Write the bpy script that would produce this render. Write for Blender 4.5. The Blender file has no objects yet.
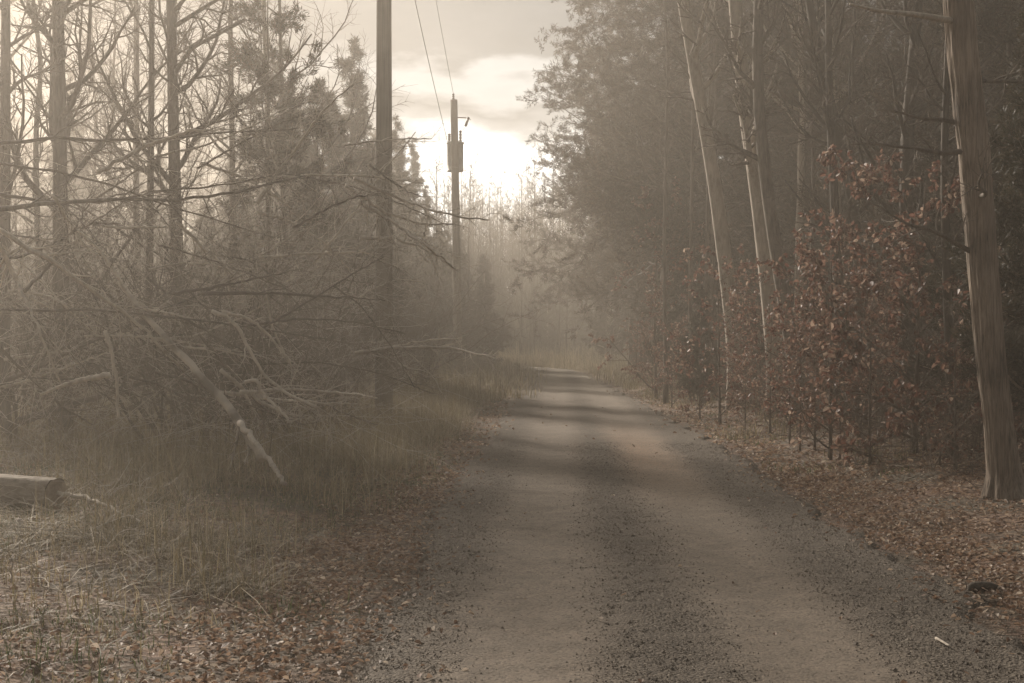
import bpy, math
import numpy as np
from mathutils import Vector

rng = np.random.default_rng(11)
PI = math.pi
scene = bpy.context.scene
COL = scene.collection

# ------------------------------------------------------------------ camera maths
F = 1400.0
YAW = math.atan(48 / F)
CAMZ = 1.6


def W(px, Y):
    """world x of the picture column px at distance Y along the road"""
    dx = (px - 512) / F
    t = Y / (math.cos(YAW) + dx * math.sin(YAW))
    return t * (-math.sin(YAW) + dx * math.cos(YAW))


def P3(px, py, Y):
    dx = (px - 512) / F
    t = Y / (math.cos(YAW) + dx * math.sin(YAW))
    return (t * (-math.sin(YAW) + dx * math.cos(YAW)), Y, CAMZ - (py - 341.5) / F * t)


# ------------------------------------------------------------------ noise in numpy
def vnoise(x, y, seed=0):
    x = np.asarray(x, float); y = np.asarray(y, float)
    xi = np.floor(x).astype(int); yi = np.floor(y).astype(int)
    xf = x - xi; yf = y - yi
    def h(a, b):
        n = np.sin(a * 127.1 + b * 311.7 + seed * 74.7) * 43758.5453
        return n - np.floor(n)
    u = xf * xf * (3 - 2 * xf); v = yf * yf * (3 - 2 * yf)
    return ((h(xi, yi) * (1 - u) + h(xi + 1, yi) * u) * (1 - v) + (h(xi, yi + 1) * (1 - u) + h(xi + 1, yi + 1) * u) * v) * 2 - 1


RY = np.array([-40, 0, 6.5, 8.6, 14, 22, 37, 56, 72, 80, 87, 93, 100])
RL = np.array([-1.1, -1.05, -1.05, -1.1, -1.25, -1.2, -1.35, -1.6, -2.0, -2.9, -4.8, -8.5, -15])
RR = np.array([2.5, 2.5, 2.5, 2.6, 2.45, 2.5, 2.1, 1.7, 1.2, 0.5, -1.0, -4.0, -10])


def redge(y):
    return np.interp(y, RY, RL), np.interp(y, RY, RR)


def sstep(a, b, x):
    t = np.clip((x - a) / (b - a), 0, 1)
    return t * t * (3 - 2 * t)


def gz(x, y):
    """terrain height outside the road"""
    x = np.asarray(x, float); y = np.asarray(y, float)
    l, r = redge(y)
    dl = l - x; dr = x - r
    out = np.maximum(dl, dr)
    k = sstep(-0.1, 1.3, out)
    z = -0.03 + k * (0.03 + 0.05 * vnoise(x * 0.9, y * 0.9, 1) + 0.03 * vnoise(x * 2.7, y * 2.7, 2))
    z = z + sstep(0.4, 2.5, dr) * 0.14 + sstep(3, 14, out) * (0.35 + 0.25 * vnoise(x * 0.12, y * 0.12, 3))
    z = z + sstep(0.8, 2.2, dl) * 0.10
    return z


# ------------------------------------------------------------------ mesh building
class Geo:
    def __init__(self):
        self.v = []; self.f3 = []; self.f4 = []; self.n = 0

    def add(self, v, f3=None, f4=None):
        self.v.append(np.asarray(v, np.float32).reshape(-1, 3))
        if f3 is not None and len(f3): self.f3.append(np.asarray(f3, np.int64) + self.n)
        if f4 is not None and len(f4): self.f4.append(np.asarray(f4, np.int64) + self.n)
        self.n += len(self.v[-1])
        return self

    def mesh(self, name, mat, smooth=True, origin=(0, 0, 0)):
        v = np.concatenate(self.v) - np.array(origin, np.float32)
        t = np.concatenate(self.f3) if self.f3 else np.zeros((0, 3), np.int64)
        q = np.concatenate(self.f4) if self.f4 else np.zeros((0, 4), np.int64)
        me = bpy.data.meshes.new(name)
        me.vertices.add(len(v)); me.vertices.foreach_set('co', v.ravel())
        nl = len(t) * 3 + len(q) * 4
        me.loops.add(nl)
        me.loops.foreach_set('vertex_index', np.concatenate([t.ravel(), q.ravel()]).astype(np.int32))
        me.polygons.add(len(t) + len(q))
        st = np.concatenate([np.arange(len(t)) * 3, len(t) * 3 + np.arange(len(q)) * 4]).astype(np.int32)
        me.polygons.foreach_set('loop_start', st)
        me.polygons.foreach_set('use_smooth', np.full(len(t) + len(q), smooth))
        me.update(calc_edges=True)
        me.validate()
        me.materials.append(mat)
        return me


def norm(a):
    return a / np.maximum(np.linalg.norm(a, axis=-1, keepdims=True), 1e-9)


def tubes(geo, P, R, s=5, cap=True, flute=None):
    """P (m,n,3) paths, R (m,n) radii"""
    P = np.asarray(P, float); R = np.asarray(R, float)
    m, n, _ = P.shape
    T = norm(np.gradient(P, axis=1))
    mean = norm(P[:, -1] - P[:, 0])
    ref = np.where(np.abs(mean[:, 2:3]) > 0.8, np.array([[1.0, 0.13, 0]]), np.array([[0.0, 0.1, 1.0]]))
    N = norm(np.cross(T, ref[:, None, :])); B = np.cross(T, N)
    a = np.arange(s) / s * 2 * PI
    rad = R[:, :, None] * np.ones(s)
    if flute is not None: rad = rad * flute(a, n)
    ring = P[:, :, None, :] + rad[..., None] * (np.cos(a)[None, None, :, None] * N[:, :, None, :] + np.sin(a)[None, None, :, None] * B[:, :, None, :])
    V = ring.reshape(-1, 3)
    i = np.arange(m)[:, None, None] * (n * s); j = np.arange(n - 1)[None, :, None] * s; k = np.arange(s)[None, None, :]; k2 = (k + 1) % s
    q = np.stack([i + j + k, i + j + k2, i + j + s + k2, i + j + s + k], -1).reshape(-1, 4)
    geo.add(V, f4=q)
    if cap and s >= 3:
        base = geo.n - len(V)
        tri = []
        for mi in range(m) if m < 400 else []:
            o = mi * n * s + (n - 1) * s
            for kk in range(1, s - 1): tri.append((o, o + kk, o + kk + 1))
            o = mi * n * s
            for kk in range(1, s - 1): tri.append((o, o + kk + 1, o + kk))
        if tri: geo.f3.append(np.array(tri) + base)
    return geo


def lerp_path(P, t):
    """P (m,n,3) t (m,k) -> (m,k,3) and tangent"""
    m, n, _ = P.shape
    f = np.clip(t, 0, 0.9999) * (n - 1); i = f.astype(int); f = f - i
    mi = np.arange(m)[:, None]
    a = P[mi, i]; b = P[mi, i + 1]
    return a + (b - a) * f[..., None], norm(b - a)


RMIN = [0.003]


def children(P, R, k, t0, t1, lenf, ang, up=0.0, n=6, wob=0.18, rf=0.6, tip=0.25, falloff=0.6, rg=None, maxr=9, flat=0.0):
    rg = rg or rng; rmin = RMIN[0]
    m = len(P)
    t = t0 + (t1 - t0) * (np.arange(k)[None] + rg.uniform(0, 1, (m, k))) / k
    pos, T = lerp_path(P, t)
    ri = R[np.arange(m)[:, None], (t * (R.shape[1] - 1)).astype(int)]
    L = np.linalg.norm(np.diff(P, axis=1), axis=2).sum(1)[:, None] * lenf * (1 - falloff * (t - t0) / max(t1 - t0, 1e-6)) * rg.uniform(0.55, 1.15, (m, k))
    rv = rg.normal(size=(m, k, 3))
    if flat: rv[..., 2] *= (1 - flat)
    perp = norm(rv - (rv * T).sum(-1, keepdims=True) * T)
    a = ang * rg.uniform(0.7, 1.3, (m, k))[..., None]
    d = norm(np.cos(a) * T + np.sin(a) * perp).reshape(-1, 3)
    pos = pos.reshape(-1, 3); L = L.reshape(-1)
    out = [pos]
    for j in range(n - 1):
        out.append(out[-1] + d * (L / (n - 1))[:, None])
        d = norm(d + wob * rg.normal(size=d.shape) + np.array([0, 0, up]))
    Pn = np.stack(out, 1)
    r0 = np.minimum((ri * rf).reshape(-1), maxr)
    r0 = np.maximum(r0, rmin)
    Rn = r0[:, None] * np.linspace(1, tip, n)[None, :]
    return Pn, Rn


def trunk_path(H, lean=(0, 0), wob=0.02, n=16, rg=None):
    rg = rg or rng
    z = np.linspace(0, H, n)
    x = lean[0] * z + np.cumsum(rg.normal(0, wob, n)) * H / n
    y = lean[1] * z + np.cumsum(rg.normal(0, wob, n)) * H / n
    x -= x[0]; y -= y[0]
    return np.stack([x, y, z], 1)[None]


def trunk_r(r, n, tip=0.2, flare=1.35):
    t = np.linspace(0, 1, n)
    R = r * (1 - (1 - tip) * t ** 0.9)
    R[0] *= flare
    R[1] *= 1 + (flare - 1) * 0.3
    return R[None]


def blades(geo, P, M, length, width, spread=0.8, t0=0.15, up=0.1, jit=0.03, rg=None):
    rg = rg or rng
    wl = np.linalg.norm(np.diff(P, axis=1), axis=2).sum(1); wl = wl ** 1.2 / (wl ** 1.2).sum()
    idx = rg.choice(len(P), M, p=wl)
    pos, T = lerp_path(P[idx], rg.uniform(t0, 1.0, (M, 1)))
    pos = pos[:, 0] + rg.normal(0, jit, (M, 3)); T = T[:, 0]
    d = norm(T * 0.7 + spread * rg.normal(size=(M, 3)) + np.array([0, 0, up]))
    L = length * rg.uniform(0.5, 1.3, (M, 1)); w = width * rg.uniform(0.6, 1.3, (M, 1))
    side = norm(np.cross(d, rg.normal(size=(M, 3)))) * w * 0.5
    V = np.stack([pos - side * 0.4, pos + d * L * 0.5 + side, pos + d * L, pos + d * L * 0.5 - side], 1).reshape(-1, 3)
    geo.add(V, f4=np.arange(M * 4).reshape(-1, 4))


def leaves(geo, pos, d, up, L, w, curl=0.25, rg=None):
    """folded pointed leaves: pos (m,3), along d, blade normal about up"""
    rg = rg or rng
    m = len(pos)
    d = norm(d); s = norm(np.cross(d, up)); nn = np.cross(s, d)
    L = L.reshape(-1, 1); w = w.reshape(-1, 1)
    c = (curl * rg.uniform(-0.6, 1.4, (m, 1))) * L
    fo = rg.uniform(0.05, 0.6, (m, 1)) * w
    p0 = pos
    p1 = pos + d * L * 0.35 + s * w * 0.5 + nn * (fo + c * 0.2)
    p2 = pos + d * L * 0.75 + s * w * 0.38 + nn * (fo * 0.7 + c * 0.6)
    p3 = pos + d * L + nn * c
    p4 = pos + d * L * 0.75 - s * w * 0.38 + nn * (fo * 0.7 + c * 0.6)
    p5 = pos + d * L * 0.35 - s * w * 0.5 + nn * (fo + c * 0.2)
    pm = pos + d * L * 0.5 + nn * c * 0.3
    V = np.stack([p0, p1, p2, p3, p4, p5, pm], 1).reshape(-1, 3)
    b = np.arange(m)[:, None] * 7
    q = np.concatenate([b + np.array([0, 1, 2, 6]), b + np.array([0, 6, 4, 5])])
    t = np.concatenate([b + np.array([6, 2, 3]), b + np.array([6, 3, 4])])
    geo.add(V, f3=t, f4=q)


# ------------------------------------------------------------------ materials
def newmat(name):
    m = bpy.data.materials.new(name); m.use_nodes = True
    nt = m.node_tree; nt.nodes.clear()
    out = nt.nodes.new('ShaderNodeOutputMaterial')
    return m, nt, out


def nd(nt, typ, **kw):
    n = nt.nodes.new(typ)
    for k, v in kw.items():
        if hasattr(n, k): setattr(n, k, v)
        else: n.inputs[k].default_value = v
    return n


def ramp(nt, stops, interp='LINEAR'):
    r = nt.nodes.new('ShaderNodeValToRGB'); cr = r.color_ramp; cr.interpolation = interp
    while len(cr.elements) < len(stops): cr.elements.new(0.5)
    for e, (p, c) in zip(cr.elements, stops):
        e.position = p; e.color = (*c, 1)
    return r


def noise(nt, vec, scale, detail=4, rough=0.6):
    n = nt.nodes.new('ShaderNodeTexNoise'); n.inputs['Scale'].default_value = scale
    n.inputs['Detail'].default_value = detail; n.inputs['Roughness'].default_value = rough
    nt.links.new(vec, n.inputs['Vector']); return n


def mapping(nt, scale):
    tc = nt.nodes.new('ShaderNodeTexCoord'); mp = nt.nodes.new('ShaderNodeMapping')
    mp.inputs['Scale'].default_value = scale
    nt.links.new(tc.outputs['Object'], mp.inputs['Vector']); return mp.outputs['Vector']


def math_(nt, op, a, b=None, c=None, clamp=False):
    n = nt.nodes.new('ShaderNodeMath'); n.operation = op; n.use_clamp = clamp
    for i, v in enumerate((a, b, c)):
        if v is None: continue
        if hasattr(v, 'node'): nt.links.new(v, n.inputs[i])
        else: n.inputs[i].default_value = v
    return n.outputs[0]


def mixc(nt, f, a, b):
    n = nt.nodes.new('ShaderNodeMix'); n.data_type = 'RGBA'
    for s, v in ((0, f), (6, a), (7, b)):
        if hasattr(v, 'node'): nt.links.new(v, n.inputs[s])
        elif s: n.inputs[s].default_value = (*v, 1)
        else: n.inputs[s].default_value = v
    return n.outputs[2]


def bark(name, dark, light, sx=14, sz=2.2, bump=0.8, rough=0.9):
    m, nt, out = newmat(name)
    v = mapping(nt, (sx, sx, sz))
    n1 = noise(nt, v, 1.6, 8, 0.7); v2 = mapping(nt, (1, 1, 1)); n2 = noise(nt, v2, 1.1, 3)
    s = math_(nt, 'MULTIPLY_ADD', n2.outputs[0], 0.5, math_(nt, 'MULTIPLY', n1.outputs[0], 0.7))
    r = ramp(nt, [(0.42, dark), (0.72, light)]); nt.links.new(s, r.inputs[0])
    b = nd(nt, 'ShaderNodeBsdfPrincipled', Roughness=rough)
    nt.links.new(r.outputs[0], b.inputs['Base Color'])
    bp = nd(nt, 'ShaderNodeBump', Strength=bump, Distance=0.02); nt.links.new(n1.outputs[0], bp.inputs['Height'])
    nt.links.new(bp.outputs[0], b.inputs['Normal']); nt.links.new(b.outputs[0], out.inputs[0])
    return m


def leafmat(name, stops, trans=0.4, rough=0.5, spec=0.4):
    m, nt, out = newmat(name)
    g = nt.nodes.new('ShaderNodeNewGeometry')
    r = ramp(nt, stops); nt.links.new(g.outputs['Random Per Island'], r.inputs[0])
    b = nd(nt, 'ShaderNodeBsdfPrincipled', Roughness=rough); b.inputs['Specular IOR Level'].default_value = spec
    t = nt.nodes.new('ShaderNodeBsdfTranslucent')
    nt.links.new(r.outputs[0], b.inputs['Base Color']); nt.links.new(r.outputs[0], t.inputs['Color'])
    mx = nt.nodes.new('ShaderNodeMixShader'); mx.inputs[0].default_value = trans
    nt.links.new(b.outputs[0], mx.inputs[1]); nt.links.new(t.outputs[0], mx.inputs[2]); nt.links.new(mx.outputs[0], out.inputs[0])
    return m


M_BARK = bark('grey_brown_bark', (0.05, 0.04, 0.032), (0.20, 0.165, 0.13))
M_PALE = bark('pale_grey_bark', (0.18, 0.15, 0.12), (0.45, 0.39, 0.32), 9, 2.5)
M_CEDAR = bark('shredded_cedar_bark', (0.035, 0.027, 0.02), (0.40, 0.32, 0.25), 34, 1.6, 1.0)
M_DARK = bark('dark_bark', (0.03, 0.025, 0.02), (0.10, 0.08, 0.06))
M_TWIG = bark('twig_bark', (0.06, 0.045, 0.035), (0.16, 0.125, 0.095), 6, 3)
M_DEAD = bark('bleached_dead_wood', (0.24, 0.20, 0.16), (0.62, 0.55, 0.46), 12, 6, 0.4)
M_POLE = bark('weathered_pole_wood', (0.11, 0.095, 0.075), (0.27, 0.235, 0.185), 30, 0.5, 0.5)
M_WOODEND = bark('sawn_wood', (0.16, 0.12, 0.085), (0.42, 0.34, 0.25), 10, 10, 0.2)
M_PINE = leafmat('pine_needles', [(0, (0.035, 0.03, 0.018)), (0.5, (0.055, 0.044, 0.027)), (0.8, (0.085, 0.062, 0.04)), (1, (0.15, 0.09, 0.06))], 0.3, 0.55)
M_CEDF = leafmat('cedar_foliage', [(0, (0.03, 0.031, 0.018)), (0.6, (0.052, 0.048, 0.029)), (1, (0.12, 0.085, 0.055))], 0.25, 0.6)
M_RED = leafmat('russet_dead_leaves', [(0, (0.10, 0.045, 0.034)), (0.35, (0.16, 0.078, 0.058)), (0.75, (0.22, 0.13, 0.095)), (1, (0.42, 0.32, 0.25))], 0.5, 0.5, 0.4)
M_LITTER = leafmat('fallen_leaf', [(0, (0.11, 0.07, 0.05)), (0.3, (0.20, 0.125, 0.085)), (0.7, (0.31, 0.215, 0.15)), (0.92, (0.42, 0.33, 0.25)), (1, (0.58, 0.5, 0.41))], 0.4, 0.6, 0.35)
M_GRASS = leafmat('dry_grass', [(0, (0.10, 0.09, 0.045)), (0.4, (0.20, 0.16, 0.09)), (0.8, (0.32, 0.26, 0.16)), (1, (0.48, 0.41, 0.28))], 0.35, 0.6)
M_GREEN = leafmat('green_grass', [(0, (0.05, 0.07, 0.025)), (0.6, (0.09, 0.11, 0.045)), (1, (0.20, 0.18, 0.09))], 0.35, 0.6)
M_WEED = leafmat('weed_stalk', [(0, (0.09, 0.06, 0.04)), (0.6, (0.17, 0.12, 0.08)), (1, (0.30, 0.23, 0.16))], 0.1, 0.8)


def metal(name, c, rough=0.5, met=0.4):
    m, nt, out = newmat(name)
    v = mapping(nt, (1, 1, 1)); n = noise(nt, v, 9, 5)
    r = ramp(nt, [(0.3, tuple(x * 0.75 for x in c)), (0.7, c)]); nt.links.new(n.outputs[0], r.inputs[0])
    b = nd(nt, 'ShaderNodeBsdfPrincipled', Roughness=rough, Metallic=met)
    nt.links.new(r.outputs[0], b.inputs['Base Color']); nt.links.new(b.outputs[0], out.inputs[0]); return m


M_TANK = metal('grey_painted_steel', (0.42, 0.42, 0.40), 0.45, 0.2)
M_STEEL = metal('galvanised_steel', (0.22, 0.21, 0.2), 0.6, 0.6)
M_PORC = metal('brown_porcelain', (0.10, 0.06, 0.045), 0.25, 0.0)
M_WIRE = metal('aluminium_wire', (0.16, 0.16, 0.15), 0.6, 0.3)


def ground_mat():
    m, nt, out = newmat('leafy_forest_floor')
    v = mapping(nt, (1, 1, 1))
    n1 = noise(nt, v, 0.9, 5); n2 = noise(nt, v, 22, 5, 0.7)
    vo = nt.nodes.new('ShaderNodeTexVoronoi'); vo.inputs['Scale'].default_value = 16; nt.links.new(v, vo.inputs['Vector'])
    sep = nt.nodes.new('ShaderNodeSeparateColor'); nt.links.new(vo.outputs['Color'], sep.inputs[0])
    rl = ramp(nt, [(0, (0.07, 0.04, 0.028)), (0.5, (0.15, 0.09, 0.06)), (1, (0.28, 0.19, 0.13))]); nt.links.new(sep.outputs[0], rl.inputs[0])
    rs = ramp(nt, [(0.3, (0.05, 0.042, 0.03)), (0.7, (0.13, 0.11, 0.075))]); nt.links.new(n2.outputs[0], rs.inputs[0])
    f = ramp(nt, [(0.38, (0, 0, 0)), (0.6, (1, 1, 1))]); nt.links.new(n1.outputs[0], f.inputs[0])
    c = mixc(nt, f.outputs[0], rs.outputs[0], rl.outputs[0])
    b = nd(nt, 'ShaderNodeBsdfPrincipled', Roughness=0.95); nt.links.new(c, b.inputs['Base Color'])
    bp = nd(nt, 'ShaderNodeBump', Strength=0.8, Distance=0.03)
    nt.links.new(math_(nt, 'ADD', n2.outputs[0], vo.outputs['Distance']), bp.inputs['Height'])
    nt.links.new(bp.outputs[0], b.inputs['Normal']); nt.links.new(b.outputs[0], out.inputs[0]); return m


def road_mat():
    m, nt, out = newmat('gravel_and_packed_dirt')
    tc = nt.nodes.new('ShaderNodeTexCoord'); v = tc.outputs['Object']
    sp = nt.nodes.new('ShaderNodeSeparateXYZ'); nt.links.new(v, sp.inputs[0])
    wn = noise(nt, v, 0.55, 4, 0.6); wn2 = noise(nt, v, 3.2, 5, 0.7)
    # wheel track mask from the cross coordinate, wandering with noise
    x = math_(nt, 'ADD', sp.outputs[0], math_(nt, 'MULTIPLY_ADD', wn.outputs[0], 0.5, -0.25))
    x = math_(nt, 'ADD', x, math_(nt, 'MULTIPLY_ADD', wn2.outputs[0], 0.36, -0.18))
    def track(c, w):
        d = math_(nt, 'ABSOLUTE', math_(nt, 'SUBTRACT', x, c))
        return math_(nt, 'SUBTRACT', 1.0, math_(nt, 'SMOOTHSTEP', d, w * 0.5, w) if False else math_(nt, 'DIVIDE', math_(nt, 'SUBTRACT', d, w * 0.45), w * 0.6, clamp=True), clamp=True)
    t = math_(nt, 'MAXIMUM', track(-0.16, 0.58), track(1.22, 0.58))
    pebbles = nt.nodes.new('ShaderNodeTexVoronoi'); pebbles.inputs['Scale'].default_value = 62; nt.links.new(v, pebbles.inputs['Vector'])
    sc = nt.nodes.new('ShaderNodeSeparateColor'); nt.links.new(pebbles.outputs['Color'], sc.inputs[0])
    fine = noise(nt, v, 60, 6, 0.75)
    rg_ = ramp(nt, [(0, (0.065, 0.051, 0.038)), (0.6, (0.118, 0.095, 0.071)), (0.93, (0.14, 0.117, 0.088)), (1, (0.23, 0.195, 0.15))]); nt.links.new(sc.outputs[0], rg_.inputs[0])
    rd = ramp(nt, [(0.3, (0.065, 0.05, 0.035)), (0.5, (0.175, 0.14, 0.104)), (0.72, (0.31, 0.25, 0.19))])
    nt.links.new(math_(nt, 'MULTIPLY_ADD', fine.outputs[0], 0.6, math_(nt, 'MULTIPLY', wn2.outputs[0], 0.4)), rd.inputs[0])
    # reddish clay patch on the right track
    px = math_(nt, 'SUBTRACT', sp.outputs[0], 1.1); py = math_(nt, 'MULTIPLY', math_(nt, 'SUBTRACT', sp.outputs[1], 20.5), 0.13)
    dd = math_(nt, 'SQRT', math_(nt, 'ADD', math_(nt, 'MULTIPLY', px, px), math_(nt, 'MULTIPLY', py, py)))
    dd = math_(nt, 'ADD', dd, math_(nt, 'MULTIPLY_ADD', wn2.outputs[0], 0.8, -0.4))
    pm = math_(nt, 'MULTIPLY', math_(nt, 'SUBTRACT', 1.0, dd, clamp=True), 0.6)
    dirt = mixc(nt, pm, rd.outputs[0], (0.33, 0.205, 0.12))
    rp = ramp(nt, [(0.0, (0, 0, 0)), (0.72, (0, 0, 0)), (0.76, (0.8, 0.8, 0.8)), (1, (0.8, 0.8, 0.8))], 'LINEAR'); nt.links.new(sc.outputs[1], rp.inputs[0])
    dirt = mixc(nt, rp.outputs[0], dirt, rg_.outputs[0])
    tm = math_(nt, 'MULTIPLY', t, math_(nt, 'MULTIPLY_ADD', fine.outputs[0], 1.0, 0.45), clamp=True)
    c = mixc(nt, tm, rg_.outputs[0], dirt)
    b = nd(nt, 'ShaderNodeBsdfPrincipled', Roughness=0.92); nt.links.new(c, b.inputs['Base Color'])
    h = math_(nt, 'ADD', math_(nt, 'MULTIPLY', math_(nt, 'SUBTRACT', 1.0, pebbles.outputs['Distance']), math_(nt, 'MULTIPLY_ADD', tm, -0.8, 1.0)), math_(nt, 'MULTIPLY', fine.outputs[0], 0.5))
    bp = nd(nt, 'ShaderNodeBump', Strength=0.9, Distance=0.015); nt.links.new(h, bp.inputs['Height'])
    nt.links.new(bp.outputs[0], b.inputs['Normal']); nt.links.new(b.outputs[0], out.inputs[0]); return m


M_GROUND = ground_mat(); M_ROAD = road_mat()
M_STONE = leafmat('gravel_stone', [(0, (0.075, 0.059, 0.044)), (0.5, (0.125, 0.10, 0.076)), (0.85, (0.18, 0.148, 0.112)), (1, (0.28, 0.24, 0.19))], 0.0, 0.75)


# ------------------------------------------------------------------ object helpers
def link(name, me, parent=None, loc=(0, 0, 0)):
    o = bpy.data.objects.new(name, me); COL.objects.link(o); o.location = loc
    if parent is not None: o.parent = parent
    return o


def thing(name, label, cat, loc, group=None, rz=0.0, s=1.0):
    o = bpy.data.objects.new(name, None); COL.objects.link(o)
    o.empty_display_size = 0.3
    o.location = loc; o.rotation_euler = (0, 0, rz); o.scale = (s, s, s)
    o['label'] = label; o['category'] = cat
    if group: o['group'] = group
    return o


def tag(o, label, cat=None, group=None, kind=None):
    o['label'] = label
    if cat: o['category'] = cat
    if group: o['group'] = group
    if kind: o['kind'] = kind
    return o


# ------------------------------------------------------------------ ground and road
def axis(pts):
    out = []
    for a, b, st in pts: out += list(np.arange(a, b, st))
    out.append(pts[-1][1]); return np.array(out)


def grid(xs, ys, zf):
    X, Y = np.meshgrid(xs, ys); Z = zf(X, Y)
    V = np.stack([X, Y, Z], -1).reshape(-1, 3)
    nx, ny = len(xs), len(ys)
    i = (np.arange(ny - 1)[:, None] * nx + np.arange(nx - 1)[None, :]).ravel()
    return Geo().add(V, f4=np.stack([i, i + 1, i + nx + 1, i + nx], 1))


gx = axis([(-130, -20, 4), (-20, -8, 0.7), (-8, 8, 0.16), (8, 20, 0.7), (20, 130, 4)])
gy = axis([(-35, 0, 2), (0, 30, 0.2), (30, 60, 0.6), (60, 140, 2), (140, 245, 6)])
g = link('ground', grid(gx, gy, gz).mesh('ground', M_GROUND))
tag(g, 'brown forest floor on both sides of the gravel road', kind='structure')

ry = axis([(-30, 3, 1), (3, 16, 0.05), (16, 30, 0.12), (30, 70, 0.5), (70, 100, 0.7)])
u = np.linspace(0, 1, 90)
l, r = redge(ry)
l = l + 0.12 * vnoise(ry * 1.3, ry * 0, 5) + 0.07 * vnoise(ry * 5, ry * 0, 6); r = r + 0.14 * vnoise(ry * 1.1, ry * 0, 7) + 0.07 * vnoise(ry * 5, ry * 0, 8)
X = l[:, None] * (1 - u) + r[:, None] * u; Yg = ry[:, None] * np.ones(90)
Zr = -0.025 * (np.exp(-((X + 0.18) / 0.35) ** 2) + np.exp(-((X - 1.25) / 0.35) ** 2)) + 0.006 * vnoise(X * 3, Yg * 3, 4) + 0.0045 * vnoise(X * 11, Yg * 9, 4) + 0.0025 * vnoise(X * 22, Yg * 20, 5)
Zr = Zr - 0.10 * (np.clip(1 - np.minimum(u, 1 - u) * 25, 0, 1))[None, :] ** 2
Vr = np.stack([X, Yg, Zr + 0.02], -1).reshape(-1, 3); nx = 90
i = (np.arange(len(ry) - 1)[:, None] * nx + np.arange(nx - 1)[None, :]).ravel()
rd = link('road', Geo().add(Vr, f4=np.stack([i, i + 1, i + nx + 1, i + nx], 1)).mesh('road', M_ROAD))
tag(rd, 'gravel lane with two pale packed dirt wheel tracks', kind='structure')


def rz_(x, y):
    return 0.02 - 0.025 * (np.exp(-((x + 0.18) / 0.35) ** 2) + np.exp(-((x - 1.25) / 0.35) ** 2)) + 0.006 * vnoise(x * 3, y * 3, 4)


def surf(x, y):
    l, r = redge(y)
    return np.where((x > l - 0.2) & (x < r + 0.2) & (y < 80), np.maximum(rz_(x, y), gz(x, y)), np.maximum(gz(x, y), -0.02))


# gravel stones
M = 90000
sy = 5.0 + 17 * rng.random(M) ** 1.8
l, r = redge(sy)
sx = rng.uniform(l - 0.25, r + 0.3)
tr = np.maximum(np.exp(-((sx + 0.18) / 0.42) ** 4), np.exp(-((sx - 1.25) / 0.42) ** 4))
keep = (rng.random(M) > tr * 0.975)
sx, sy = sx[keep], sy[keep]; M = len(sx)
rad = rng.uniform(0.003, 0.0075, M) * np.where(rng.random(M) < 0.03, 1.9, 1)
octa = np.array([[1, 0, 0], [0, 1, 0], [-1, 0, 0], [0, -1, 0], [0, 0, 0.8], [0, 0, -0.5]], float)
V = octa[None] * rng.uniform(0.6, 1.3, (M, 6, 1)) * rad[:, None, None]
a = rng.uniform(0, 2 * PI, M); ca, sa = np.cos(a)[:, None], np.sin(a)[:, None]
V = np.stack([V[..., 0] * ca - V[..., 1] * sa, V[..., 0] * sa + V[..., 1] * ca, V[..., 2]], -1)
V += np.stack([sx, sy, surf(sx, sy) + rad * 0.25], -1)[:, None, :]
fo = np.array([[0, 1, 4], [1, 2, 4], [2, 3, 4], [3, 0, 4], [1, 0, 5], [2, 1, 5], [3, 2, 5], [0, 3, 5]])
st = link('gravel', Geo().add(V.reshape(-1, 3), f3=(np.arange(M)[:, None, None] * 6 + fo).reshape(-1, 3)).mesh('gravel', M_STONE, False))
tag(st, 'loose grey gravel between and beside the wheel tracks', 'gravel', kind='stuff')


# leaf litter
def litter(M, y0, y1, pw, s, dens):
    y = y0 + (y1 - y0) * rng.random(M) ** pw
    x = rng.uniform(-9, 9, M) * (0.35 + y / 22)
    l, r = redge(y)
    dl = l - x; dr = x - r
    out = np.maximum(dl, dr)
    d = dens(dl, dr, out, x, y)
    k = rng.random(M) < d
    x, y = x[k], y[k]; m = len(x)
    z = surf(x, y) + rng.uniform(0.004, 0.03, m)
    yaw = rng.uniform(0, 2 * PI, m)
    d_ = np.stack([np.cos(yaw), np.sin(yaw), rng.normal(0, 0.28, m)], 1)
    up = np.stack([rng.normal(0, 0.4, m), rng.normal(0, 0.4, m), np.ones(m)], 1)
    L = s * rng.uniform(0.55, 1.25, m)
    return np.stack([x, y, z], 1), d_, up, L, L * rng.uniform(0.4, 0.75, m)


def dens_near(dl, dr, out, x, y):
    n = 0.5 + 0.5 * vnoise(x * 0.8, y * 0.8, 21); n2 = 0.5 + 0.5 * vnoise(x * 2.6, y * 2.6, 22)
    left = np.exp(-((dl - 0.45) / 0.5) ** 2) * 0.7 + (dl > 0.5) * 0.12 + (dl > 0.3) * (y < 7.5) * 0.12
    right = np.exp(-((dr - 0.35) / 0.5) ** 2) * 1.0 + (dr > 0.3) * 0.55
    d = np.where(dl > dr, left, right) * (0.35 + 0.9 * n * n2 + 0.25 * n2)
    d = np.where(out < 0, 0.0015 + 0.6 * np.exp(out / 0.13) * n, d)
    return d


G = Geo()
for args in ((230000, 4.5, 17, 1.1, 0.042), (110000, 16, 45, 1.2, 0.066)):
    pos, d_, up, L, w = litter(*args, dens_near)
    leaves(G, pos, d_, up, L, w, 0.3)
lt = link('leaf_litter', G.mesh('leaf_litter', M_LITTER, False))
tag(lt, 'brown fallen leaves strewn along both verges of the road', 'fallen leaves', kind='stuff')


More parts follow.
